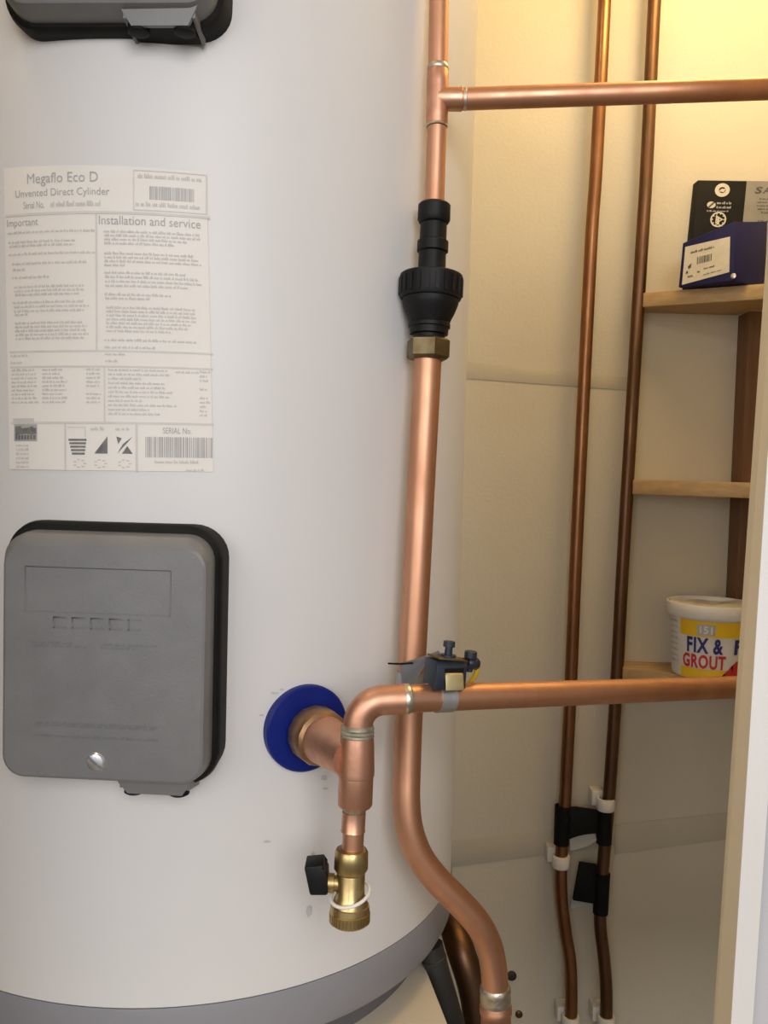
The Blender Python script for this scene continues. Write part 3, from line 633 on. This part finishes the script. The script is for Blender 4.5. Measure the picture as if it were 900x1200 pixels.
def blab(x, y, off=.0012):      # the paper label's own 0..1 square
    a = (.065+(.925-.065)*x, 0); v0 = .115+(.27-.115)*x*0+.12*x; v1 = .955-.105*x
    return bfc(a[0], v0+(v1-v0)*y, off)
bm = B(); quadface(bm, lambda u, v: blab(u, v, .0007), ((0, 0), (1, 0), (1, 1), (0, 1))); pl = obj('paper_label', bm, 'cream_print', bt, 'white paper label with small print')
bm = B(); words(bm, blab, .14, .16, .68, .06, .022); bars(bm, blab, .30, .36, .62, .55, .022); words(bm, blab, .12, .80, .24, .045, .02); words(bm, blab, .32, .74, .40, .045, .02); words(bm, blab, .46, .69, .70, .045, .02)
words(bm, blab, .45, .86, .85, .03, .02); quadface(bm, blab, ((.10, .55), (.18, .48), (.17, .60), (.12, .62))); quadface(bm, blab, ((.08, .66), (.10, .66), (.12, .73), (.06, .73)))
obj('fine_print', bm, 'dark_print', pl, kind='stuff')
bm = B(); p = bfr+(tfr-bfr)*.07+fn_*.0005; lathe(bm, p, p+fn_, [(0, .0042), (.0012, .0042), (.002, .0025)], 14); obj('foil_spot', bm, 'zinc', bt, 'small pale spot near the corner')

# black and grey box behind
dk = 1.455
ktl, ktr = P(818, 211, dk), P(876, 208, dk+.004)
zkb = zt+.0012
w_ = (ktr-ktl); w_.z *= .3; wdir = w_.normalized(); back_ = Vector((0, 1, 0)); back_ = (back_-wdir*back_.dot(wdir)).normalized()
lean = Vector((-.012, 0, 0))
kbl = Vector((ktl.x, ktl.y-.004, zkb))+lean
LK = .150
q = [kbl, kbl+wdir*LK, kbl+wdir*LK+back_*.034, kbl+back_*.034]
H = ktl.z-zkb
tops = [p-lean+Vector((0, .004, H)) for p in q]
kb_ = thing('black_box', 'upright black and grey carton with round emblems behind the blue box', 'box', q[0])
bm = B(); hexa(bm, q+tops, .001); obj('carton', bm, 'black_card', kb_)
kn = (q[1]-q[0]).cross(tops[0]-q[0]).normalized()
if kn.y > 0: kn = -kn
PXW = 1.45/F
def kf(x, y, off=.0011):       # millimetre-like picture units from the top left corner
    return tops[0]+(q[1]-q[0]).normalized()*(x*PXW)+(q[0]-tops[0]).normalized()*(y*PXW)+kn*off
bm = B(); pquad(bm, lambda x, y: kf(x, y, .0006), 58.5, .6, LK/PXW-.6, H/PXW-.5); gp = obj('grey_panel', bm, 'grey_card', kb_, 'grey printed side of the carton')
bm = B()
def disc(bm, fn, cx, cy, rx, ry, n=20, r_in=0):
    for k in range(n):
        a, b = 2*math.pi*k/n, 2*math.pi*(k+1)/n
        pts = [(cx+rx*math.cos(a), cy+ry*math.sin(a)), (cx+rx*math.cos(b), cy+ry*math.sin(b))]
        pts += [(cx+rx*r_in*math.cos(b), cy+ry*r_in*math.sin(b)), (cx+rx*r_in*math.cos(a), cy+ry*r_in*math.sin(a))] if r_in else [(cx, cy)]
        quadface(bm, fn, pts)
disc(bm, kf, 30, 11.5, 9, 8, r_in=.45); quadface(bm, kf, ((26, 13), (29, 10), (34, 10), (32, 14)))
disc(bm, kf, 18.5, 29, 5.2, 3.9)
disc(bm, kf, 28.5, 46, 9.6, 9, r_in=.82); disc(bm, kf, 28.5, 46, 6.3, 6, 3, r_in=.55); pquad(bm, kf, 27, 43, 30, 52)
for a in range(0, 10): an = a*.628; pquad(bm, kf, 28.5+7*math.cos(an)-.7, 46+6.8*math.sin(an)-.7, 28.5+7*math.cos(an)+.7, 46+6.8*math.sin(an)+.7)
obj('emblem', bm, 'cream_print', kb_, 'cream printed round emblems')
bm = B(); words(bm, kf, 25, 25, 43, 3, .9); words(bm, kf, 25, 30, 43, 3, .9); words(bm, kf, 14, 35, 40, 2, .9); obj('pale_print', bm, 'tub_grey', kb_, kind='stuff')
bm = B(); quadface(bm, lambda x, y: kf(x, y, .0016), ((14.5, 31.5), (16.5, 32.4), (22.5, 26.6), (20.5, 25.7)))
kg = lambda x, y: kf(x-(y-11)*.28, y, .0012)
ptext(bm, kg, 'S', 70, 7, 78, 15, .02); obj('dark_letter', bm, 'dark_print', kb_); bm = B(); ptext(bm, kg, 'A', 79.5, 7, 89, 15, .02); obj('dark_letter', bm, 'dark_print', kb_); bm = B()
for y in (20, 24, 28, 32, 36, 46): words(bm, kf, 72+random.random()*8, y, 98, 2, .9)
obj('fine_print', bm, 'dark_print', kb_, kind='stuff')

# tub of grout
TX = P(835, 760, 1.41).x; TY = WY-.086; TZ = zs[2]+.0008; TR = .0735; TH_ = .121
tub = thing('grout_tub', 'round white tub of fix and grout with yellow bands on the lowest shelf', 'tub', (TX, TY, TZ))
def tlathe(bm, prof_, seg=64): rings(bm, [Vector((TX, TY, TZ+z)) for z, r in prof_], [Vector((1, 0, 0))]*len(prof_), [Vector((0, 1, 0))]*len(prof_), [r*.94 for z, r in prof_], seg)
rt = lambda z: .0615+(.0685-.0615)*z/.1
rs = lambda z: rt(z)*.94
bm = B(); tlathe(bm, [(0, .058), (.002, rt(0)), (.1, rt(.1)), (.103, rt(.1)+.001), (.104, rt(.1)-.002)]); obj('tub_body', bm, 'tub_white', tub)
bm = B(); tlathe(bm, [(.100, .0685), (.100, .0745), (.103, .0762), (.1165, .0768), (.121, .0755), (.122, .073), (.1205, .071), (.115, .0695), (.113, .06), (.1125, .02)]); obj('lid', bm, 'tub_white', tub)
bm = B(); NR, NS = 5, 40
R_ = []
for i in range(NR+1):
    row = []
    for k in range(NS):
        a = 2*math.pi*k/NS; r = .0655*i/NR if i else .004
        z = .1145+.0035*math.sin(2.3*a+1.1)*(i/NR)+.002*math.sin(5*a)*(i/NR)+(.003 if i == NR else 0)
        row.append(bm.verts.new(Vector((TX+r*math.cos(a), TY+r*math.sin(a), TZ+z))))
    R_.append(row)
for a, b in zip(R_, R_[1:]):
    for k in range(NS): bm.faces.new((a[k], a[(k+1) % NS], b[(k+1) % NS], b[k]))
bm.faces.new(R_[0]); obj('dried_grout', bm, 'plaster', tub, 'pale dried grout smeared over the lid')
AZ0 = math.atan2(TX-CAM.x, TY-CAM.y)      # towards the camera
TA0 = -AZ0+.0-.13
pk = 1.36/F
def tq_(x, y, off=.0007):
    a = TA0+(x-826)*pk/.0625; z = .0985-(y-718)*.0985/73.0; r = rs(z)+off
    return Vector((TX+r*math.sin(a), TY-r*math.cos(a), TZ+z))
bm = B(); pquad(bm, tq_, 796, 719, 960, 738, 40); pquad(bm, tq_, 796, 777, 960, 790, 40); lb = obj('yellow_band', bm, 'tub_yellow', tub, 'yellow printed bands')
bm = B(); tf = lambda x, y: tq_(x, y, .0012)
ptext(bm, tf, 'FIX &', 806, 739, 848, 758, .035); ptext(bm, tf, 'FIX', 862, 740, 905, 758, .035); obj('navy_lettering', bm, 'tub_navy', tub, 'navy lettering')
bm = B(); ptext(bm, tf, 'GROUT', 800, 759.5, 852, 776.5, .035)
for k in range(8):
    x = 842+k*5; ya = max(766, 790-(x-842)*1.0); yb = max(766, 790-(x+5-842)*1.0); bm.faces.new([bm.verts.new(tq_(*p, .0010)) for p in ((x, ya), (x+5, yb), (x+5, 790), (x, 790.01))])
obj('red_lettering', bm, 'tub_red', tub, 'red lettering and red corner')
bm = B(); pquad(bm, lambda x, y: tq_(x, y, .0009), 818, 723, 838, 736, 5); eb = obj('emblem', bm, 'tub_grey', tub, 'grey maker badge')
bm = B(); ptext(bm, lambda x, y: tq_(x, y, .0014), '151', 821, 725, 835, 734, .02); obj('emblem_lettering', bm, 'tub_white', eb)
bm = B()
for k in range(8): words(bm, tf, 776, 722+k*7, 792, 3, 1.4)
obj('fine_print', bm, 'tub_grey', tub, kind='stuff')
